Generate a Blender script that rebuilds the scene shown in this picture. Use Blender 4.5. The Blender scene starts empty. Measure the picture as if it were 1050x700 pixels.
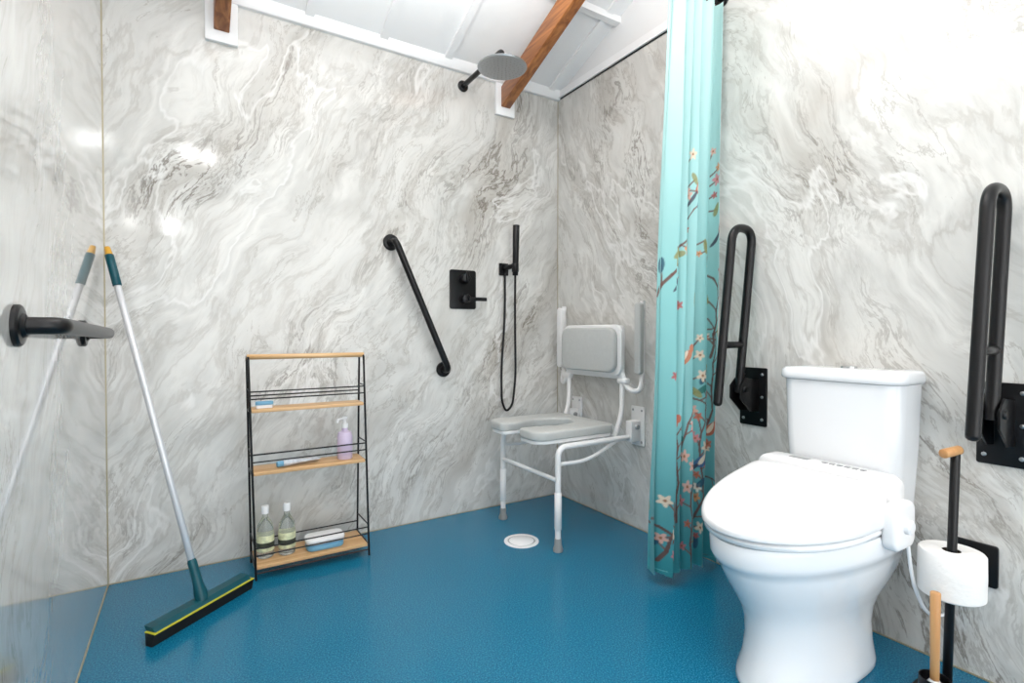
import bpy, bmesh, math, random
import numpy as np
from mathutils import Vector, Matrix
random.seed(4)
rng=np.random.RandomState(7)
SC=bpy.context.scene
COL=SC.collection
XL,XR,YB,YF=-0.285,1.94,2.58,-1.3
HC=2.46; PITCH=math.tan(math.radians(21)); YR=0.64; ZR=HC+(YB-YR)*PITCH

def s2l(c):
    return tuple(((x/255)/12.92 if x/255<=0.04045 else ((x/255+0.055)/1.055)**2.4) for x in c)+(1,)
def mat(name,rgb,rough=0.5,metal=0.0,trans=0.0,noise=0.0,nscale=20,coat=0.0,bump=0.0,ior=1.45,spec=0.5):
    m=bpy.data.materials.new(name); m.use_nodes=True
    nt=m.node_tree; b=nt.nodes['Principled BSDF']
    b.inputs['Base Color'].default_value=s2l(rgb)
    b.inputs['Roughness'].default_value=rough; b.inputs['Metallic'].default_value=metal
    b.inputs['Transmission Weight'].default_value=trans; b.inputs['Coat Weight'].default_value=coat
    b.inputs['IOR'].default_value=ior
    b.inputs['Specular IOR Level'].default_value=spec
    if noise>0 or bump>0:
        tc=nt.nodes.new('ShaderNodeTexCoord'); n=nt.nodes.new('ShaderNodeTexNoise')
        n.inputs['Scale'].default_value=nscale; n.inputs['Detail'].default_value=4
        nt.links.new(tc.outputs['Object'],n.inputs['Vector'])
        if noise>0:
            r=nt.nodes.new('ShaderNodeValToRGB'); c=s2l(rgb)
            r.color_ramp.elements[0].color=tuple(max(0,x*(1-noise)) for x in c[:3])+(1,)
            r.color_ramp.elements[1].color=tuple(min(1,x*(1+noise)) for x in c[:3])+(1,)
            r.color_ramp.elements[0].position=.3; r.color_ramp.elements[1].position=.7
            nt.links.new(n.outputs['Fac'],r.inputs['Fac']); nt.links.new(r.outputs['Color'],b.inputs['Base Color'])
        if bump>0:
            bp=nt.nodes.new('ShaderNodeBump'); bp.inputs['Strength'].default_value=bump; bp.inputs['Distance'].default_value=.002
            nt.links.new(n.outputs['Fac'],bp.inputs['Height']); nt.links.new(bp.outputs['Normal'],b.inputs['Normal'])
    return m

def wood(name,c1,c2,axis,rough=.4,scale=1.0):
    m=bpy.data.materials.new(name); m.use_nodes=True; nt=m.node_tree; b=nt.nodes['Principled BSDF']
    N=nt.nodes.new; L=nt.links.new
    tc=N('ShaderNodeTexCoord'); mp=N('ShaderNodeMapping')
    s=[40*scale]*3; s[axis]=3*scale; mp.inputs['Scale'].default_value=s
    L(tc.outputs['Object'],mp.inputs['Vector'])
    n=N('ShaderNodeTexNoise'); n.inputs['Scale'].default_value=1; n.inputs['Detail'].default_value=6; n.inputs['Distortion'].default_value=.6
    L(mp.outputs[0],n.inputs['Vector'])
    r=N('ShaderNodeValToRGB'); r.color_ramp.elements[0].color=s2l(c1); r.color_ramp.elements[1].color=s2l(c2)
    r.color_ramp.elements[0].position=.35; r.color_ramp.elements[1].position=.65
    L(n.outputs['Fac'],r.inputs['Fac']); L(r.outputs['Color'],b.inputs['Base Color'])
    b.inputs['Roughness'].default_value=rough
    return m

def marble(name,h,seed,ang,rough=.1,coat=0.0,k=1.0):
    m=bpy.data.materials.new(name); m.use_nodes=True; nt=m.node_tree; b=nt.nodes['Principled BSDF']
    N=nt.nodes.new; L=nt.links.new
    tc=N('ShaderNodeTexCoord'); sp=N('ShaderNodeSeparateXYZ'); L(tc.outputs['Object'],sp.inputs[0])
    cb=N('ShaderNodeCombineXYZ'); L(sp.outputs[h],cb.inputs[0]); L(sp.outputs[2],cb.inputs[1]); cb.inputs[2].default_value=seed
    def noise(vec,sc,det,ro=.5,dist=0):
        n=N('ShaderNodeTexNoise'); n.inputs['Scale'].default_value=sc; n.inputs['Detail'].default_value=det
        n.inputs['Roughness'].default_value=ro; n.inputs['Distortion'].default_value=dist; L(vec,n.inputs['Vector']); return n
    def warp(vec,sc,det,amt):
        n=noise(vec,sc,det)
        a=N('ShaderNodeVectorMath'); a.operation='SUBTRACT'; L(n.outputs['Color'],a.inputs[0]); a.inputs[1].default_value=(.5,.5,.5)
        s=N('ShaderNodeVectorMath'); s.operation='SCALE'; L(a.outputs[0],s.inputs[0]); s.inputs['Scale'].default_value=amt
        d=N('ShaderNodeVectorMath'); d.operation='ADD'; L(vec,d.inputs[0]); L(s.outputs[0],d.inputs[1]); return d.outputs[0]
    def ramp(fac,stops):
        r=N('ShaderNodeValToRGB'); cr=r.color_ramp
        while len(cr.elements)<len(stops): cr.elements.new(.5)
        for e,(p,c) in zip(cr.elements,stops):
            e.position=p; e.color=s2l(c)
        L(fac,r.inputs['Fac']); return r.outputs['Color']
    def mp(vec,rot,sx,sy):
        q=N('ShaderNodeMapping'); q.vector_type='TEXTURE'
        q.inputs['Rotation'].default_value=(0,0,rot); q.inputs['Scale'].default_value=(1/sx,1/sy,1); L(vec,q.inputs['Vector']); return q.outputs[0]
    def ridge(src,w,c0=.5):
        a=N('ShaderNodeMath'); a.operation='SUBTRACT'; L(src,a.inputs[0]); a.inputs[1].default_value=c0
        c=N('ShaderNodeMath'); c.operation='ABSOLUTE'; L(a.outputs[0],c.inputs[0])
        r=N('ShaderNodeMapRange'); r.inputs['From Min'].default_value=0; r.inputs['From Max'].default_value=w
        r.inputs['To Min'].default_value=1; r.inputs['To Max'].default_value=0; r.interpolation_type='SMOOTHSTEP'
        L(c.outputs[0],r.inputs['Value']); return r.outputs[0]
    def mul(a,b2):
        x=N('ShaderNodeMath'); x.operation='MULTIPLY'; L(a,x.inputs[0])
        if isinstance(b2,(int,float)): x.inputs[1].default_value=b2
        else: L(b2,x.inputs[1])
        return x.outputs[0]
    def rng_(src,a,b2):
        r=N('ShaderNodeMapRange'); r.inputs['From Min'].default_value=a; r.inputs['From Max'].default_value=b2; L(src,r.inputs['Value']); return r.outputs[0]
    def mix(f,a,bb):
        x=N('ShaderNodeMix'); x.data_type='RGBA'; L(f,x.inputs['Factor']); L(a,x.inputs['A'])
        if isinstance(bb,tuple): x.inputs['B'].default_value=s2l(bb)
        else: L(bb,x.inputs['B'])
        return x.outputs['Result']
    P1=warp(cb.outputs[0],1.5,2,.42)
    P2=warp(P1,4.5,3,.075)
    M=mp(P2,ang,1.9,.6)
    n1=noise(M,1.2,5,.55)
    g=lambda v,d=0:(v+1,v,v-4)
    base=ramp(n1.outputs['Fac'],[(.25,g(198)),(.38,g(223)),(.46,g(211)),(.50,g(228)),(.54,g(213)),(.60,g(230)),(.68,g(205)),(.78,g(227))])
    zone=rng_(noise(mp(P1,ang,1.9,.42),1.5,3,.5).outputs['Fac'],.49,.65)
    n2=noise(mp(P2,ang,2.6,.65),2.0,7,.6)
    c=mix(mul(ridge(n2.outputs['Fac'],.03),.36),base,(174,169,161))
    c=mix(mul(mul(rng_(n2.outputs['Fac'],.40,.62),zone),.66*k),c,(168,161,151))
    n3=noise(mp(P2,ang+.12,3.2,.72),2.2,8,.64)
    c=mix(mul(mul(ridge(n3.outputs['Fac'],.026),zone),.85*k),c,(116,107,97))
    c=mix(mul(mul(ridge(n3.outputs['Fac'],.02,.56),zone),.5*k),c,(134,126,116))
    c=mix(mul(ridge(n3.outputs['Fac'],.012,.42),.45),c,(152,145,136))
    c=mix(mul(ridge(n1.outputs['Fac'],.014,.56),.6),c,(245,244,242))
    fine=noise(mp(P2,ang,5,.85),8,5,.7)
    c=mix(mul(rng_(fine.outputs['Fac'],.5,.78),.34),c,(164,160,153))
    L(c,b.inputs['Base Color'])
    b.inputs['Roughness'].default_value=rough; b.inputs['Specular IOR Level'].default_value=.5
    b.inputs['Coat Weight'].default_value=coat; b.inputs['Coat Roughness'].default_value=.03; b.inputs['Coat IOR'].default_value=1.6
    return m

M_back=marble('marble_back',0,5.3,math.radians(-32),rough=.09)
M_right=marble('marble_right',1,8.4,math.radians(-30),rough=.12,k=.85)
M_left=marble('marble_left',1,13.7,math.radians(-25),rough=.08,coat=1.0,k=1.1)
M_white=mat('white_paint',(248,249,250),.35,noise=.01,nscale=3)
M_wallw=mat('white_wall',(238,239,240),.5,noise=.02,nscale=3)
M_brass=mat('edge_trim',(176,166,138),.4,.4)
M_black=mat('black_metal',(22,22,24),.32,.3)
M_blackm=mat('black_matt',(24,24,25),.5)
M_ceramic=mat('ceramic',(243,245,248),.08,coat=.5)
M_plast=mat('white_plastic',(246,246,247),.22)
M_tube=mat('white_powdercoat',(242,242,242),.3)
M_grey=mat('grey_vinyl',(194,196,194),.5,noise=.03,nscale=60)
M_greyp=mat('grey_plastic',(150,152,152),.5)
M_chrome=mat('chrome',(210,212,214),.12,1.0)
M_steel=mat('steel',(175,177,180),.3,.9)
M_alu=mat('aluminium',(222,224,228),.35,.3)
M_teal=mat('teal_plastic',(0,78,90),.4)
M_yel=mat('lime_rubber',(196,192,50),.5)
M_tip=mat('orange_tip',(226,170,60),.5)
M_rub=mat('rubber',(20,20,20),.7)
M_paper=mat('tissue_paper',(245,243,240),.9,bump=.6,nscale=90)
M_raft=wood('rafter_wood',(128,74,38),(190,124,70),1,.35)
M_ply=wood('shelf_wood',(205,160,108),(228,188,140),0,.45)
M_bam=wood('bamboo',(196,142,90),(214,164,110),2,.45)

# floor
M_floor=bpy.data.materials.new('blue_vinyl'); M_floor.use_nodes=True
nt=M_floor.node_tree; b=nt.nodes['Principled BSDF']
tc=nt.nodes.new('ShaderNodeTexCoord'); v=nt.nodes.new('ShaderNodeTexNoise'); v.inputs['Scale'].default_value=210; v.inputs['Detail'].default_value=2
nt.links.new(tc.outputs['Object'],v.inputs['Vector'])
r=nt.nodes.new('ShaderNodeValToRGB'); e=r.color_ramp.elements
e[0].position=.3; e[0].color=s2l((0,88,122)); e[1].position=.72; e[1].color=s2l((48,146,178))
m_=e.new(.5); m_.color=s2l((8,112,149))
nt.links.new(v.outputs['Fac'],r.inputs['Fac']); nt.links.new(r.outputs['Color'],b.inputs['Base Color'])
b.inputs['Roughness'].default_value=.24
bp=nt.nodes.new('ShaderNodeBump'); bp.inputs['Strength'].default_value=.06; bp.inputs['Distance'].default_value=.001
nt.links.new(v.outputs['Fac'],bp.inputs['Height']); nt.links.new(bp.outputs['Normal'],b.inputs['Normal'])

def empty(name,loc):
    e=bpy.data.objects.new(name,None); e.location=loc; e.empty_display_size=.05; COL.objects.link(e); return e
def link(o,parent):
    COL.objects.link(o)
    if parent:
        o.parent=parent; o.matrix_parent_inverse=Matrix.Translation(-Vector(parent.location))
    return o
def mesh(name,verts,faces,m,parent=None,smooth=False,bevel=0,bseg=3,angle=40):
    me=bpy.data.meshes.new(name); me.from_pydata([tuple(v) for v in verts],[],faces); me.update()
    bm=bmesh.new(); bm.from_mesh(me); bmesh.ops.recalc_face_normals(bm,faces=bm.faces)
    if bevel>0:
        es=[e for e in bm.edges if len(e.link_faces)==2 and e.calc_face_angle(0)>math.radians(angle)]
        bmesh.ops.bevel(bm,geom=es,offset=bevel,segments=bseg,profile=.5,affect='EDGES',clamp_overlap=True)
        smooth=True
    if smooth:
        for f in bm.faces: f.smooth=True
        for e in bm.edges:
            if len(e.link_faces)==2 and e.calc_face_angle(0)>math.radians(angle): e.smooth=False
    bm.to_mesh(me); bm.free()
    if m: me.materials.append(m)
    o=bpy.data.objects.new(name,me); return link(o,parent)
def box(name,lo,hi,m,parent=None,bevel=0,rotz=0):
    x0,y0,z0=lo;x1,y1,z1=hi
    vs=[(x0,y0,z0),(x1,y0,z0),(x1,y1,z0),(x0,y1,z0),(x0,y0,z1),(x1,y0,z1),(x1,y1,z1),(x0,y1,z1)]
    if rotz:
        c=Vector(((x0+x1)/2,(y0+y1)/2,0)); R=Matrix.Rotation(rotz,3,'Z'); vs=[R@(Vector(q)-c)+c for q in vs]
    return mesh(name,vs,[(0,1,2,3),(4,5,6,7),(0,1,5,4),(1,2,6,5),(2,3,7,6),(3,0,4,7)],m,parent,bevel=bevel)
def loft(name,secs,m,parent=None,cap=True,smooth=True,angle=40,closed=False):
    n=len(secs[0]); vs=[p for s in secs for p in s]; fs=[]
    k=len(secs)
    for i in range(k if closed else k-1):
        for j in range(n):
            a=i*n+j; b_=i*n+(j+1)%n; i2=(i+1)%k
            fs.append((a,b_,i2*n+(j+1)%n,i2*n+j))
    if cap and not closed:
        fs.append(tuple(range(n))); fs.append(tuple((k-1)*n+j for j in range(n)))
    return mesh(name,vs,fs,m,parent,smooth=smooth,angle=angle)
def lathe(name,prof,loc,m,parent=None,axis=(0,0,1),seg=40,angle=40):
    ax=Vector(axis).normalized(); q=Vector((0,0,1)).rotation_difference(ax); L=Vector(loc)
    secs=[]
    for r_,z_ in prof:
        r_=max(r_,1e-4)
        secs.append([L+q@Vector((r_*math.cos(t*2*math.pi/seg),r_*math.sin(t*2*math.pi/seg),z_)) for t in range(seg)])
    return loft(name,secs,m,parent,angle=angle)
def cyl(name,p1,p2,r_,m,parent=None,r2=None,bev=.0015,seg=32):
    p1=Vector(p1);p2=Vector(p2);L=(p2-p1).length; r2=r_ if r2 is None else r2; bev=min(bev,r_*.4,L*.3)
    return lathe(name,[(r_-bev,0),(r_,bev),(r2,L-bev),(r2-bev,L)],p1,m,parent,axis=(p2-p1),seg=seg,angle=50)
def fillet(pts,rad,n=8):
    pts=[Vector(p) for p in pts]; out=[pts[0]]
    for i in range(1,len(pts)-1):
        a,b_,c=pts[i-1],pts[i],pts[i+1]; d1=(a-b_); d2=(c-b_)
        rr=min(rad,d1.length*.49,d2.length*.49); p=b_+d1.normalized()*rr; q=b_+d2.normalized()*rr
        for t in range(n+1):
            t/=n; out.append(p*(1-t)**2+b_*2*t*(1-t)+q*t*t)
    out.append(pts[-1]); return out
def tube(name,pts,r_,m,parent=None,rad=.03,seg=14,closed=False,raw=False):
    P=[Vector(p) for p in pts] if raw else fillet(pts,rad)
    Q=[P[0]]
    for p in P[1:]:
        if (p-Q[-1]).length>1e-5: Q.append(p)
    P=Q; n=len(P); secs=[]; prev=None
    for i in range(n):
        if closed: t=(P[(i+1)%n]-P[i-1]).normalized()
        else: t=(P[min(i+1,n-1)]-P[max(i-1,0)]).normalized()
        if prev is None:
            up=Vector((0,0,1)) if abs(t.z)<.9 else Vector((1,0,0)); u=t.cross(up).normalized()
        else: u=(prev-t*prev.dot(t)).normalized()
        prev=u; w=t.cross(u)
        secs.append([P[i]+u*r_*math.cos(a*2*math.pi/seg)+w*r_*math.sin(a*2*math.pi/seg) for a in range(seg)])
    return loft(name,secs,m,parent,closed=closed,angle=60)
def prism(name,pts,axis,d0,d1,m,parent=None,bevel=0,bseg=3):
    def f(p,d):
        if axis=='x': return (d,p[0],p[1])
        if axis=='y': return (p[0],d,p[1])
        return (p[0],p[1],d)
    n=len(pts); vs=[f(p,d0) for p in pts]+[f(p,d1) for p in pts]
    fs=[tuple(range(n)),tuple(range(n,2*n))]+[(i,(i+1)%n,n+(i+1)%n,n+i) for i in range(n)]
    return mesh(name,vs,fs,m,parent,bevel=bevel,bseg=bseg,smooth=True)
def rrect(x0,y0,x1,y1,r_,n=6):
    out=[]
    for cx,cy,a0 in ((x1-r_,y1-r_,0),(x0+r_,y1-r_,90),(x0+r_,y0+r_,180),(x1-r_,y0+r_,270)):
        for i in range(n+1):
            a=math.radians(a0+90*i/n); out.append((cx+r_*math.cos(a),cy+r_*math.sin(a)))
    return out

# ---------------- ROOM ----------------
T=.1
box('floor',(XL-T,YF-T,-T),(XR+T,YB+T,0),M_floor)
box('wall_back',(XL-T,YB,0),(XR+T,YB+T,HC),M_back)
box('wall_right',(XR,YF,0),(XR+T,YB,HC),M_right)
box('wall_left',(XL-T,YF,0),(XL,YB,HC),M_left)
box('wall_front',(XL-T,YF-T,0),(XR+T,YF,HC),M_wallw)
g=[(YF,HC),(YB,HC),(YR,ZR)]
prism('wall_right_gable',g,'x',XR,XR+T,M_wallw); prism('wall_left_gable',g,'x',XL-T,XL,M_wallw)
prism('ceiling',[(YB+T,HC-T*PITCH),(YR,ZR),(YF-T,HC-.03),(YF-T,HC+.07),(YR,ZR+.1),(YB+T,HC-T*PITCH+.1)],'x',XL-T,XR+T,M_white)
nb=0
for x in (.48,.83,1.18,1.86,-.2):
    nb+=1; w=.02
    prism('trim_%d'%nb,[(YB-.03,HC+.03*PITCH-.014),(YR,ZR-.014),(YR,ZR),(YB-.03,HC+.03*PITCH)],'x',x-w,x+w,M_white)
for y in (2.05,1.45):
    nb+=1; z=HC+(YB-y)*PITCH
    box('trim_%d'%nb,(XL,y-.02,z-.03),(XR,y+.02,z+.005),M_white)
prism('trim_cornice_back',[(YB,HC-.03),(YB-.022,HC-.03),(YB-.045,HC+.005),(YB-.045,HC+.03),(YB,HC+.03)],'x',XL,XR,M_white)
box('trim_cornice_right',(XR-.016,YF,HC-.022),(XR,YB,HC+.02),M_white)
box('trim_edge_right',(XR-.006,YF,HC-.028),(XR,YB-.03,HC-.022),M_blackm)
def bead(n_,lo,hi): box('trim_bead_'+n_,lo,hi,M_brass)
bead('corner_back_right',(XR-.003,YB-.003,0),(XR,YB,HC-.03)); bead('corner_back_left',(XL,YB-.003,0),(XL+.0025,YB,HC-.03))
bead('floor_back',(XL,YB-.004,0),(XR,YB,.004)); bead('floor_right',(XR-.004,YF,0),(XR,YB,.004)); bead('floor_left',(XL,YF,0),(XL+.0025,YB,.003))
for i,x in enumerate((.125,1.55)):
    e=empty('roof_rafter',(x,YB-.02,2.3))
    w=.03; z0=2.295; d=.115
    prism('beam',[(YB-.02,z0),(YR,z0+(YB-.02-YR)*PITCH),(YR,z0+d+(YB-.02-YR)*PITCH),(YB-.02,z0+d)],'x',x-w,x+w,M_raft,e,bevel=.004)
    box('wall_pad',(x-.062,YB-.02,2.25),(x+.062,YB,HC-.03),M_white,e,bevel=.003)

# ---------------- GRAB RAILS ----------------
def grab(name,a,b_,nrm,r_=.017,off=.075,fr=.041):
    a=Vector(a);b_=Vector(b_);nrm=Vector(nrm)
    e=empty(name,(a+b_)/2)
    tube('rail',[a+nrm*.004,a+nrm*off,b_+nrm*off,b_+nrm*.004],r_,M_black,e,rad=.045,seg=20)
    for i,p in enumerate((a,b_)):
        lathe('flange_%d'%(i+1),[(fr,0),(fr,.007),(fr-.004,.011),(r_+.008,.012),(r_+.003,.018)],p,M_black,e,axis=nrm)
grab('grab_rail',(.875,YB,1.465),(1.165,YB,.805),(0,-1,0))
grab('grab_rail',(XL,1.345,1.015),(XL,2.07,1.0),(1,0,0),off=.066)

# ---------------- SHOWER ----------------
e=empty('shower_valve',(1.283,YB,1.24))
prism('plate',rrect(1.203,1.135,1.363,1.35,.012),'y',YB-.008,YB,M_black,e,bevel=.002)
for i,(x,z) in enumerate(((1.285,1.3),(1.285,1.19))):
    cyl('knob_%d'%(i+1),(x,YB-.006,z),(x,YB-.055,z),.025,M_black,e,bev=.003)
box('lever_2',(1.29,YB-.07,1.178),(1.40,YB-.052,1.198),M_black,e,bevel=.003)
box('lever_1',(1.277,YB-.066,1.29),(1.293,YB-.05,1.335),M_black,e,bevel=.003)
YH=YB-.001
e=empty('hand_shower',(1.56,YH-.05,1.1))
prism('bracket_plate',rrect(1.515,1.335,1.575,1.405,.004),'y',YH-.01,YH,M_black,e,bevel=.002)
cyl('bracket_arm',(1.545,YB-.008,1.375),(1.57,YB-.075,1.385),.014,M_black,e)
cyl('holder',(1.578,YB-.08,1.35),(1.578,YB-.08,1.40),.02,M_black,e)
cyl('handset',(1.578,YB-.08,1.33),(1.578,YB-.09,1.615),.0165,M_black,e,r2=.0195)
hp=[(1.578,YB-.08,1.335),(1.582,YB-.07,1.1),(1.60,YB-.05,.75),(1.585,YB-.04,.585),(1.545,YB-.035,.545),(1.515,YB-.035,.61),(1.515,YB-.03,.8),(1.54,YB-.03,1.1),(1.545,YB-.02,1.345)]
tube('hose',fillet(hp,.12),.0065,M_black,e,raw=True)
e=empty('rain_shower',(1.286,YB,2.36))
lathe('wall_flange',[(.03,0),(.03,.006),(.02,.01)],(1.286,YB,2.36),M_black,e,axis=(0,-1,0))
tube('arm',[(1.286,YB-.005,2.36),(1.286,2.155,2.36),(1.286,2.155,2.305)],.0135,M_black,e,rad=.03)
lathe('head',[(.105,0),(.117,.003),(.12,.008),(.117,.013),(.03,.017),(.02,.03),(.012,.04)],(1.286,2.155,2.272),M_steel,e)
for k in range(5):
    rr=.018+.02*k; n=6*(k+1)
    vs=[];fs=[]
    for j in range(n):
        a=2*math.pi*j/n; c=Vector((1.286+rr*math.cos(a),2.155+rr*math.sin(a),2.2705)); s=.0022; q=len(vs)
        vs+=[c+Vector((-s,-s,0)),c+Vector((s,-s,0)),c+Vector((s,s,0)),c+Vector((-s,s,0)),c+Vector((0,0,-.003))]
        fs+=[(q,q+1,q+4),(q+1,q+2,q+4),(q+2,q+3,q+4),(q+3,q,q+4),(q,q+1,q+2,q+3)]
    mesh('nozzles_%d'%k,vs,fs,M_greyp,e)

# ---------------- SHELF RACK ----------------
e=empty('wire_shelf_rack',(.43,2.38,0))
xl,xr=.195,.655; yf=2.305
topd=.07; botd=.19
def yb(z): return yf+topd+(botd-topd)*(1-z/.905)
for i,x in enumerate((xl,xr)):
    bx=x+(.022 if i==0 else .02)
    tube('side_frame_%d'%(i+1),[(bx,yf-.005,0.004),(x,yf,.905),(x,yf+topd,.905),(bx,yb(0),.004)],.0045,M_black,e,rad=.012,seg=10)
    for j,z in enumerate((.055,.43,.685)):
        tube('side_tie_%d_%d'%(i,j),[(x+(.02*(1-z/.9)),yf,z),(x+(.02*(1-z/.9)),yb(z),z)],.0035,M_black,e,seg=8)
        tube('side_guard_%d_%d'%(i,j),[(x+(.02*(1-z/.9)),yf,z+.085),(x+(.02*(1-z/.9)),yb(z+.085),z+.085)],.003,M_black,e,seg=8)
cyl('top_bar',(xl-.004,yf+.012,.905),(xr+.004,yf+.012,.905),.0105,M_ply,e)
for j,z in enumerate((.045,.425,.68)):
    o=.02*(1-z/.9)
    box('shelf_%d'%(j+1),(xl+o+.006,yf-.004,z),(xr+o-.006,yb(z)-.006,z+.014),M_ply,e,bevel=.002)
    for k,dz in enumerate((.055,.085)):
        tube('guard_f_%d_%d'%(j,k),[(xl+o,yf,z+dz),(xr+o,yf,z+dz)],.003,M_black,e,seg=8)
    tube('guard_b_%d'%j,[(xl+o,yb(z+.06)-.003,z+.06),(xr+o,yb(z+.06)-.003,z+.06)],.003,M_black,e,seg=8)
tube('foot_rail',[(xl+.02,yf-.004,.03),(xr+.02,yf-.004,.03)],.0035,M_black,e,seg=8)
M_lil=mat('lilac_plastic',(218,202,228),.3)
M_clear=mat('clear_bottle',(235,240,238),.08,trans=.85)
M_lab=mat('label',(226,232,190),.5,noise=.3,nscale=40)
M_labd=mat('label_dark',(60,66,52),.5,noise=.4,nscale=50)
M_blue=mat('soap_blue',(120,180,215),.4)
e=empty('pump_bottle',(.585,2.36,.439))
c=(.585,2.36,.4395)
lathe('body',[(.030,0),(.033,.004),(.033,.10),(.028,.118),(.013,.126),(.013,.14)],c,M_lil,e)
lathe('collar',[(.015,.138),(.015,.158),(.008,.16),(.008,.175),(.012,.177),(.012,.19),(.004,.192)],c,M_plast,e)
tube('spout',[(.585,2.36,.62),(.55,2.335,.62),(.545,2.332,.605)],.0055,M_plast,e,rad=.01,seg=10)
for i,(x,y) in enumerate(((.262,2.39),(.345,2.38))):
    e=empty('shampoo_bottle',(x,y,.0595)); c=(x,y,.0595)
    lathe('body',[(.028,0),(.033,.005),(.034,.10),(.03,.135),(.016,.16),(.012,.17),(.012,.185)],c,M_clear,e)
    lathe('label',[(.0346,.03),(.0349,.031),(.0349,.095),(.0346,.096)],c,M_lab,e)
    lathe('label_band',[(.0352,.045),(.0354,.046),(.0354,.066),(.0352,.067)],c,M_labd,e)
    lathe('cap',[(.015,.183),(.015,.212),(.013,.216),(.003,.217)],c,M_plast,e)
e=empty('soap_box',(.5,2.38,.06))
prism('tray',rrect(.42,2.325,.575,2.42,.03),'z',.0595,.085,M_blue,e,bevel=.006)
prism('lid',rrect(.415,2.32,.58,2.425,.032),'z',.086,.112,M_plast,e,bevel=.01)
M_tp=mat('tube_print',(205,212,225),.35,noise=.4,nscale=35)
def toothtube(x,y,z,a):
    e=empty('toothpaste_tube',(x,y,z)); R=Matrix.Rotation(a,3,'Z'); secs=[]
    for t in range(9):
        s=t/8; wy=.014*(1-s)+.028*s; hz=.014*(1-s)+.002*s
        secs.append([Vector((x,y,z))+R@Vector((-.075+.15*s,wy*math.cos(q*math.pi/8),hz*math.sin(q*math.pi/8)+.0145)) for q in range(16)])
    loft('body',secs,M_tp,e)
    p=Vector((x,y,z+.0145)); cyl('cap',p+R@Vector((-.10,0,0)),p+R@Vector((-.074,0,0)),.012,M_blue,e)
toothtube(.40,2.36,.4395,.2)
e=empty('nail_brush',(.245,2.34,.6945))
prism('back',rrect(.222,2.322,.29,2.35,.012),'z',.707,.722,M_blue,e,bevel=.004)
prism('bristles',rrect(.225,2.325,.287,2.347,.008),'z',.6945,.708,M_plast,e)

# ---------------- SQUEEGEE ----------------
A=Vector((-.125,2.005,0)); B=Vector((.183,2.262,0)); dr=(B-A).normalized(); pn=Vector((dr.y,-dr.x,0))
e=empty('floor_squeegee',(A+B)/2)
def ext(name,prof,m,a0=0,a1=1):
    secs=[]
    for t in (a0,a1):
        P=A.lerp(B,t); secs.append([P+pn*p[0]+Vector((0,0,p[1])) for p in prof])
    return loft(name,secs,m,e,smooth=False)
ext('rubber_blade',[(-.006,0.001),(.022,.001),(.032,.042),(-.010,.042)],M_rub)
ext('lime_strip',[(-.012,.0415),(.034,.0415),(.034,.044),(-.012,.044)],M_yel,0.0,1)
ext('teal_body',[(-.014,.0435),(.026,.0435),(.010,.057),(-.024,.059)],M_teal,.02,.98)
mid=(A+B)/2+Vector((0,0,.05)); topp=Vector((-.262,2.47,1.315))
ax=(topp-mid).normalized()
lathe('socket',[(.02,0),(.021,.03),(.016,.06),(.015,.14),(.011,.15)],mid,M_teal,e,axis=ax)
cyl('pole',mid+ax*.14,topp-ax*.14,.0115,M_alu,e)
cyl('grip',topp-ax*.145,topp-ax*.02,.0145,M_teal,e)
cyl('hang_tip',topp-ax*.025,topp+ax*.012,.013,M_tip,e,r2=.009)

# ---------------- DRAIN ----------------
e=empty('floor_drain',(1.345,2.075,0))
lathe('rim',[(.084,0.0005),(.083,.004),(.068,.006),(.066,.003)],(1.345,2.075,0),M_plast,e)
lathe('cover',[(.060,.0005),(.060,.005),(.055,.008),(.002,.009)],(1.345,2.075,0),M_plast,e)
lathe('gap',[(.0665,.0006),(.0665,.0035),(.002,.0036)],(1.345,2.075,0),M_greyp,e)

# ---------------- SHOWER SEAT ----------------
e=empty('fold_down_shower_seat',(1.6,2.13,0))
yc=2.135; x0,x1=1.315,1.79; hw=.235
def arc(cx,cy,rx,ry,a0,a1,n=8): return [(cx+rx*math.cos(math.radians(a0+(a1-a0)*i/n)),cy+ry*math.sin(math.radians(a0+(a1-a0)*i/n))) for i in range(n+1)]
pl=[]
pl+=arc(x0+.03,yc+.10,.03,.03,270,180,4)
pl+=arc(x0+.07,yc+hw-.07,.07,.07,180,90)
pl+=arc(x1-.04,yc+hw-.04,.04,.04,90,0)
pl+=arc(x1-.04,yc-hw+.04,.04,.04,0,-90)
pl+=arc(x0+.07,yc-hw+.07,.07,.07,-90,-180)
pl+=arc(x0+.03,yc-.10,.03,.03,180,90,4)
pl+=arc(x0+.22,yc,.155,.105,-138,138,20)
prism('seat_pad',pl,'z',.508,.552,M_grey,e,bevel=.010)
prism('seat_base',[( (px-1.57)*.97+1.57,(py-yc)*.97+yc) for px,py in pl],'z',.492,.509,M_tube,e,bevel=.003)
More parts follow.
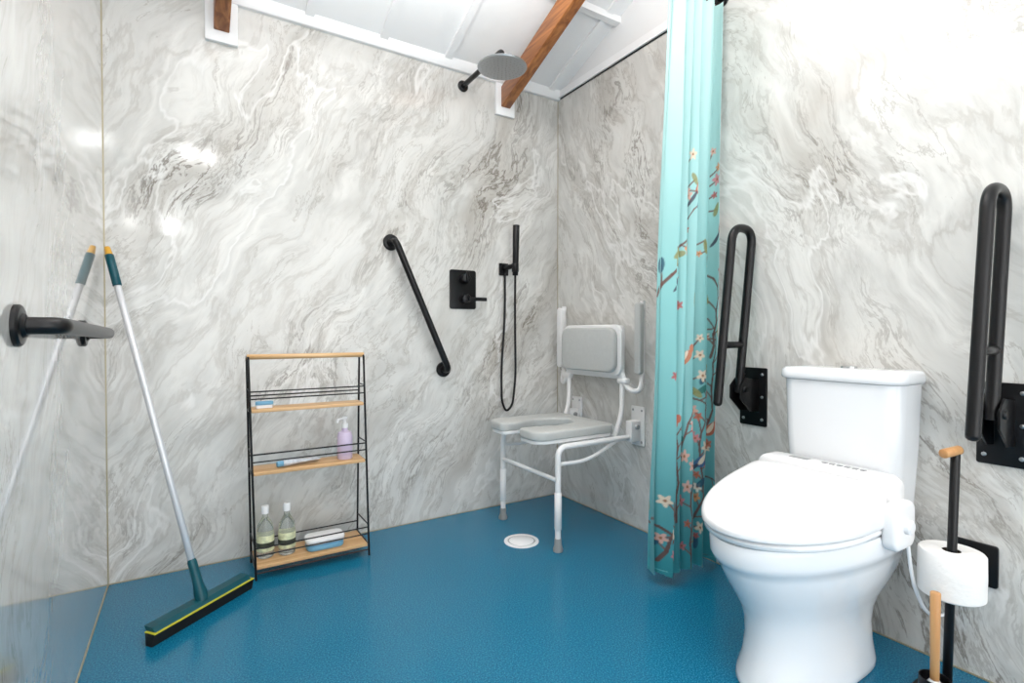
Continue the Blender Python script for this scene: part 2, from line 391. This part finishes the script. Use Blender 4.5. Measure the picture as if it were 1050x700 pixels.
for i,s in enumerate((1,-1)):
    y=yc+s*.245
    tube('rail_leg_%d'%i,[(1.925,y,.478),(1.425,y,.478),(1.425,y,.03)],.0135,M_tube,e,rad=.05)
    cyl('leg_sleeve_%d'%i,(1.425,y,.10),(1.425,y,.27),.0165,M_tube,e)
    lathe('ferrule_%d'%i,[(.022,0.0005),(.023,.012),(.017,.03),(.016,.06)],(1.425,y,0),M_greyp,e)
    tube('stay_%d'%i,[(1.43,y+s*.0,.40),(1.60,y,.395),(1.80,y,.475)],.009,M_tube,e,rad=.08)
    box('wall_plate_%d'%i,(XR-.012,y-.045,.43),(XR,y+.045,.63),M_tube,e,bevel=.004)
    box('wall_bracket_%d'%i,(XR-.075,y-.022,.455),(XR-.01,y+.022,.56),M_tube,e,bevel=.006)
    cyl('pivot_%d'%i,(1.90,y-.034,.53),(1.90,y+.034,.53),.012,M_steel,e)
    for k,z in enumerate((.45,.61)):
        for q in (-.03,.03): cyl('screw_%d%d%d'%(i,k,q>0),(XR-.015,y+q,z),(XR-.011,y+q,z),.006,M_steel,e)
    tube('upright_%d'%i,[(1.80,y-s*.03,.48),(1.85,y-s*.03,.60),(1.85,y-s*.03,1.03)],.0125,M_tube,e,rad=.05)
    ya=yc+s*.315
    tube('arm_%d'%i,[(1.85,y-s*.03,.80),(1.85,y+s*.005,.72),(1.875,ya,.71),(1.89,ya,.80),(1.89,ya,1.16)],.0125,M_tube,e,rad=.04)
    prism('arm_pad_%d'%i,rrect(ya-.02,.80,ya+.02,1.15,.015),'x',1.85,1.88,M_tube if s>0 else M_grey,e,bevel=.007)
    cyl('arm_hinge_%d'%i,(1.85,y-s*.05,.76),(1.85,y+s*.012,.76),.017,M_tube,e)
tube('cross_brace',[(1.425,yc-.245,.325),(1.425,yc+.245,.325)],.0105,M_tube,e)
tube('rear_rail',[(1.82,yc-.245,.475),(1.82,yc+.245,.475)],.0115,M_tube,e)
tube('mid_rail',[(1.72,yc-.245,.48),(1.72,yc+.245,.48)],.010,M_tube,e)
tube('back_rail_top',[(1.85,yc-.215,1.03),(1.85,yc+.215,1.03)],.0115,M_tube,e)
tube('back_rail_low',[(1.85,yc-.215,.78),(1.85,yc+.215,.78)],.0115,M_tube,e)
prism('back_shell',rrect(yc-.235,.785,yc+.235,1.045,.05),'x',1.822,1.84,M_tube,e,bevel=.005)
prism('back_pad',rrect(yc-.215,.80,yc+.215,1.03,.05),'x',1.79,1.823,M_grey,e,bevel=.012)

# ---------------- CURTAIN ----------------
NS,NZ=380,640
S=np.linspace(0,1,NS)[None,:]; Zz=np.linspace(.045,2.385,NZ)[:,None]
f=Zz/2.4
X0=1.54+.095*f**1.2; W=.355-.045*f
ph=.5*np.sin(Zz*1.3)+.25*f
npl=5.5
amp=.052-.018*f
Sx=S+.012*np.sin(2*np.pi*2.3*S+1.0+Zz*.8)
XX=X0+W*(Sx+.020*np.sin(4*np.pi*npl*S+ph*2))
YY=1.415+amp*np.sin(2*np.pi*npl*S+ph+.8*np.sin(5*S))*(.75+.25*np.sin(9*S+1))+.008*np.sin(Zz*5+S*20)*(1-f)
XX=np.minimum(XX,XR-.008)
ZZ=np.repeat(Zz,NS,1)+.006*np.sin(S*25)*(Zz<.06)
co=np.stack([XX,YY,ZZ],-1).reshape(-1,3)
cx=(S*1.3)+0*Zz; cz=ZZ+0*cx
top=np.array(s2l((194,228,226))[:3]); midc=np.array(s2l((142,203,203))[:3]); bot=np.array(s2l((52,146,156))[:3])
tt=np.clip((cz-.1)/2.2,0,1)[...,None]
colr=np.where(tt>.5,midc+(top-midc)*(tt-.5)/.5,bot+(midc-bot)*(np.clip(tt,0,.5)/.5)**.8)
def paint(mask,c,a=1.0):
    m=(np.clip(mask,0,1)*a)[...,None]; return colr*(1-m)+np.array(s2l(c)[:3])*m
def seg(ax_,az,bx,bz,w):
    dx,dz=bx-ax_,bz-az; L2=dx*dx+dz*dz+1e-9
    t=np.clip(((cx-ax_)*dx+(cz-az)*dz)/L2,0,1); d=np.hypot(cx-ax_-t*dx,cz-az-t*dz); return np.clip((w-d)/.0015+.5,0,1)
flowers=[]
starts=[(.1,.1),(.35,.25),(.62,.05),(.9,.2),(1.15,.05),(.2,.75),(.75,.7),(1.08,.9),(.05,1.15),(.42,1.1),(1.22,1.3),(.25,.05),(.5,.45),(.8,.05),(1.0,.45),(1.2,.5),(.62,1.0),(.9,1.25)]
for st in starts:
    px,pz=st; a=1.45+rng.uniform(-.4,.4)
    for k in range(13):
        nx=px+.05*math.cos(a); nz=pz+.05*math.sin(a); a+=rng.uniform(-.5,.5)
        colr=paint(seg(px,pz,nx,nz,.0065*(1-k/22)),(108,72,64),.95)
        if rng.rand()<.85:
            b2=a+rng.choice([-1,1])*rng.uniform(.6,1.2); l=rng.uniform(.03,.08)
            ex,ez=nx+l*math.cos(b2),nz+l*math.sin(b2)
            colr=paint(seg(nx,nz,ex,ez,.0035),(120,84,74),.9)
            if ez<1.85: flowers.append((ex,ez))
        px,pz=nx,nz
for (fx,fz) in flowers:
    if rng.rand()<.25:
        a=rng.uniform(0,3.14); u=(cx-fx)*math.cos(a)+(cz-fz)*math.sin(a); v_=-(cx-fx)*math.sin(a)+(cz-fz)*math.cos(a)
        colr=paint((1-(u/.034)**2-(v_/.014)**2)*4,[(40,112,104),(34,84,110),(146,146,90)][rng.randint(3)],.9); continue
    c=[(230,180,164),(236,214,190),(196,108,84),(180,92,96),(222,154,104),(240,228,212),(212,134,138)][rng.randint(7)]
    R_=rng.uniform(.016,.030); th=np.arctan2(cz-fz,cx-fx); d=np.hypot(cx-fx,cz-fz)
    colr=paint((R_*(.78+.22*np.cos(5*th+fx*9))-d)/.003,c,.93); colr=paint((R_*.22-d)/.001,(160,100,56),.9)
for (fx,fz,c) in [(.3,.62,(190,90,56)),(.86,.48,(60,94,140)),(.55,.9,(204,116,74)),(1.1,.6,(190,90,56)),(.2,1.25,(186,92,60)),(1.15,1.45,(176,84,66)),(.62,1.6,(190,96,62))]:
    for (ox,oz,ra,rb,a,cc) in [(0,0,.052,.024,.6,c),(.04,.04,.019,.018,0,c),(-.057,-.052,.052,.009,.8,(60,60,80)),(-.005,.004,.034,.011,.9,(234,218,196))]:
        u=(cx-fx-ox)*math.cos(a)+(cz-fz-oz)*math.sin(a); v_=-(cx-fx-ox)*math.sin(a)+(cz-fz-oz)*math.cos(a)
        colr=paint((1-(u/ra)**2-(v_/rb)**2)*4,cc,.93)
me=bpy.data.meshes.new('shower_curtain')
idx=np.arange(NS*NZ).reshape(NZ,NS)
fc=np.stack([idx[:-1,:-1],idx[:-1,1:],idx[1:,1:],idx[1:,:-1]],-1).reshape(-1,4)
me.from_pydata(co.tolist(),[],fc.tolist())
ca=me.color_attributes.new('print','FLOAT_COLOR','POINT')
ca.data.foreach_set('color',np.concatenate([colr.reshape(-1,3),np.ones((NS*NZ,1))],1).astype(np.float32).ravel())
me.polygons.foreach_set('use_smooth',[True]*len(me.polygons)); me.update()
mc=bpy.data.materials.new('curtain_fabric'); mc.use_nodes=True; nt=mc.node_tree; b=nt.nodes['Principled BSDF']
at=nt.nodes.new('ShaderNodeVertexColor'); at.layer_name='print'
nt.links.new(at.outputs['Color'],b.inputs['Base Color']); b.inputs['Roughness'].default_value=.4
b.inputs['Sheen Weight'].default_value=.2
me.materials.append(mc)
curt=bpy.data.objects.new('shower_curtain',me); COL.objects.link(curt)
e=empty('curtain_rail',(1.2,1.415,2.42))
cyl('rod',(XL,1.415,2.42),(XR,1.415,2.42),.0125,M_black,e)
lathe('wall_flange_1',[(.03,0),(.03,.008),(.016,.014)],(XR,1.415,2.42),M_black,e,axis=(-1,0,0))
lathe('wall_flange_2',[(.03,0),(.03,.008),(.016,.014)],(XL,1.415,2.42),M_black,e,axis=(1,0,0))
for k in range(7):
    x=1.65+k*.045; pts=[(x,1.415+.022*math.cos(t*math.pi/8),2.408+.03*math.sin(t*math.pi/8)) for t in range(16)]
    tube('ring_%d'%k,pts,.002,M_black,e,raw=True,closed=True,seg=6)

# ---------------- TOILET ----------------
YC=.857
e=empty('toilet',(1.6,YC,0))
def egg(a0,a1,w,z,nb=3.2,n=56,fz=None,cf=.42,sc=1.0):
    ac=a0+(a1-a0)*cf; out=[]
    for i in range(n):
        t=2*math.pi*i/n; c=math.cos(t); s=math.sin(t)
        if c>=0: a=ac+(a1-ac)*c*sc; bb=w*s*sc
        else:
            k=2/nb; a=ac-(ac-a0)*abs(c)**k*sc; bb=w*math.copysign(abs(s)**k,s)*sc
        zz=z if fz is None else fz(a)
        out.append(Vector((XR-a,YC+bb,zz)))
    return out
secs=[egg(.12,.625,.136,.0),egg(.12,.630,.140,.006),egg(.12,.627,.139,.02),egg(.12,.607,.127,.07),egg(.12,.598,.123,.13),egg(.11,.602,.128,.18),egg(.09,.615,.140,.22),
 egg(.06,.643,.158,.262),egg(.04,.672,.174,.305),egg(.02,.697,.183,.345),egg(.012,.707,.187,.365),egg(.010,.722,.194,.374),egg(.010,.73,.197,.39),egg(.010,.732,.198,.43),egg(.01,.728,.195,.440),egg(.02,.70,.175,.443)]
loft('bowl',secs,M_ceramic,e,angle=60)
loft('seat',[egg(.205,.728,.192,.444,nb=4),egg(.2,.735,.198,.448,nb=4),egg(.2,.737,.199,.458,nb=4),egg(.205,.73,.193,.463,nb=4)],M_plast,e,angle=60)
zb=.467
def ztop(a): 
    q=max(0,min(1,(.745-a)/.54)); return .492+.105*q**1.15
def lidsec(frac,sc):
    def fz(a): return zb+(ztop(a)-zb)*frac
    return egg(.292,.745,.205,0,nb=9,fz=fz,sc=sc,cf=.28)
loft('lid',[lidsec(0,.985),lidsec(.06,.998),lidsec(.15,1),lidsec(.55,1.0),lidsec(.74,.992),lidsec(.88,.975),lidsec(.96,.95),lidsec(1.0,.90),lidsec(1.01,.8),lidsec(1.03,.5),lidsec(1.035,.02)],M_plast,e,angle=60)
prism('control_body',rrect(YC-.203,.445,YC+.203,.592,.035),'x',XR-.287,XR-.203,M_plast,e,bevel=.012)
for k in range(6):
    y=YC-.0-k*.022
    box('button_%d'%k,(XR-.252,y-.007,.591),(XR-.238,y+.007,.5945),M_greyp,e,bevel=.001)
box('display',(XR-.255,YC+.05,.591),(XR-.23,YC+.11,.5935),M_greyp,e,bevel=.001)
prism('side_arm',rrect(1.60,.405,1.725,.535,.03),'y',YC-.232,YC-.195,M_plast,e,bevel=.01)
lathe('side_knob',[(.02,0),(.02,.012),(.016,.016),(.002,.017)],(1.665,YC-.231,.47),M_plast,e,axis=(0,-1,0))
tube('supply_hose',[(1.69,YC-.225,.42),(1.70,YC-.235,.30),(1.76,YC-.25,.2),(1.86,YC-.27,.19),(1.93,YC-.25,.24)],.005,M_plast,e,rad=.08,seg=10)
def rr3(x0_,x1_,w,z,r_=.045):
    pts=rrect(XR-x1_,YC-w,XR-x0_,YC+w,r_,n=8)
    out=[]
    for (x,y) in pts:
        bow=.014*(1-((y-YC)/w)**2) if x<XR-x1_*.6 else 0
        out.append(Vector((x-bow,y,z)))
    return out
loft('tank',[rr3(.004,.165,.155,.435),rr3(.004,.175,.163,.47),rr3(.004,.182,.174,.65),rr3(.004,.186,.180,.845)],M_ceramic,e,angle=50)
loft('tank_lid',[rr3(.004,.186,.181,.846),rr3(.002,.197,.188,.849),rr3(.002,.199,.190,.857),rr3(.002,.197,.188,.876),rr3(.004,.188,.181,.885),rr3(.02,.15,.145,.888)],M_ceramic,e,angle=60)
lathe('flush_button',[(.024,0),(.024,.006),(.02,.008),(.002,.009)],(XR-.1,YC,.886),M_chrome,e)

# ---------------- DROP-DOWN RAILS ----------------
def droprail(y,zt=1.425):
    e=empty('drop_down_rail',(XR,y,.74))
    prism('wall_plate',rrect(y-.058,.628,y+.058,.862,.006),'x',XR-.009,XR,M_black,e,bevel=.002)
    for k,(dy,dz) in enumerate(((-.04,.09),(.04,.09),(-.04,0),(.04,0),(-.04,-.09),(.04,-.09))):
        cyl('screw_%d'%k,(XR-.013,y+dy,.745+dz),(XR-.008,y+dy,.745+dz),.006,M_steel,e)
    for s in (-1,1):
        prism('cheek_%d'%(s+1),[(XR-.008,.685),(XR-.008,.815),(XR-.09,.825),(XR-.125,.795),(XR-.125,.745),(XR-.06,.69)],'y',y+s*.022-.003,y+s*.022+.003,M_black,e,bevel=.001)
    cyl('hinge_pin',(XR-.098,y-.032,.782),(XR-.098,y+.032,.782),.012,M_black,e)
    tube('loop',[(1.838,y,.765),(1.922,y,zt),(1.795,y,zt),(1.708,y,.735)],.0165,M_black,e,rad=.085,seg=20)
    lathe('end_cap',[(.0165,0),(.0155,.006),(.010,.012),(.001,.014)],(1.708,y,.736),M_black,e,axis=(-.126,0,-.99),seg=20)
    cyl('cross_link',(1.738,y,.955),(1.862,y,.955),.013,M_black,e)
droprail(1.258,1.415); droprail(.499,1.39)

# ---------------- ROLL STAND ----------------
px,py=1.742,.557
e=empty('toilet_roll_and_brush_stand',(px,py,0))
prism('base',rrect(px-.14,py-.08,px+.08,py+.075,.02),'z',0.0005,.012,M_black,e,bevel=.003)
cyl('pole',(px,py,.01),(px+.014,py-.008,.685),.011,M_black,e)
cyl('disc',(px+.005,py-.004,.284),(px+.005,py-.004,.291),.045,M_black,e)
cyl('wood_peg',(px-.035,py+.003,.678),(px+.025,py-.012,.684),.0125,M_bam,e)
q=(px-.095,py-.005)
lathe('brush_cup',[(.001,.0115),(.03,.0115),(.034,.015),(.034,.10),(.031,.10),(.031,.02),(.001,.019)],(q[0],q[1],0),M_black,e)
cyl('brush_handle',(q[0],q[1],.05),(q[0]-.002,q[1],.325),.0095,M_bam,e,r2=.0115)
lathe('brush_bristles',[(.01,.022),(.024,.03),(.026,.07),(.01,.095)],(q[0],q[1],0),M_plast,e)
e=empty('toilet_paper_roll',(px+.006,py-.005,.292))
c=(px+.008,py-.004,.292)
lathe('paper',[(.021,0),(.069,0),(.073,.004),(.074,.06),(.073,.116),(.070,.12),(.021,.12),(.021,0)],c,M_paper,e,seg=48)
M_card=mat('cardboard',(70,60,52),.9)
lathe('core',[(.0205,0.001),(.0205,.119),(.0190,.119),(.0190,.001)],c,M_card,e)
e=empty('wall_outlet_plate',(XR,.56,.335))
prism('plate',rrect(.505,.275,.615,.395,.008),'x',XR-.01,XR,M_black,e,bevel=.002)
lathe('spigot',[(.02,0),(.02,.02),(.012,.022),(.012,.035)],(XR-.01,.56,.335),M_black,e,axis=(-1,0,0))

# ---------------- LIGHTS ----------------
def area(name,loc,rot,sx,sy,p,shape='RECTANGLE',col=(1,1,1)):
    l=bpy.data.lights.new(name,'AREA'); l.shape=shape; l.size=sx; l.size_y=sy; l.energy=p; l.color=col
    o=bpy.data.objects.new(name,l); o.location=loc; o.rotation_euler=rot; COL.objects.link(o); return o
area('bounce_fill',(.62,1.1,2.33),(math.radians(180),0,0),1.1,1.2,52,col=(1,.985,.96))  # added fill aimed up to bounce off the ceiling, no actual fitting
area('front_fill',(.82,YF+.03,1.25),(math.radians(90),0,0),2.1,2.3,38,col=(1,.99,.975))  # added even fill covering the unseen front wall, no window there
for i,(x,y,z) in enumerate(((.16,-.4,2.62),(.0,-.2,2.58),(-.14,-.3,1.95))):
    area('spot_lamp_%d'%i,(x,y,z),(math.radians(65),0,0),.10,.10,1.3,'DISK')
w=bpy.data.worlds.new('world'); SC.world=w; w.use_nodes=True
w.node_tree.nodes['Background'].inputs['Color'].default_value=(.9,.95,1,1); w.node_tree.nodes['Background'].inputs['Strength'].default_value=.6
SC.view_settings.view_transform='Standard'
# ---------------- CAMERA ----------------
cam=bpy.data.cameras.new('camera'); cam.lens=18.17; cam.sensor_width=36; cam.clip_start=.02
co_=bpy.data.objects.new('camera',cam); co_.location=(0,0,1.0); co_.rotation_euler=(math.radians(89.1),0,math.radians(-31.9)); COL.objects.link(co_); SC.camera=co_
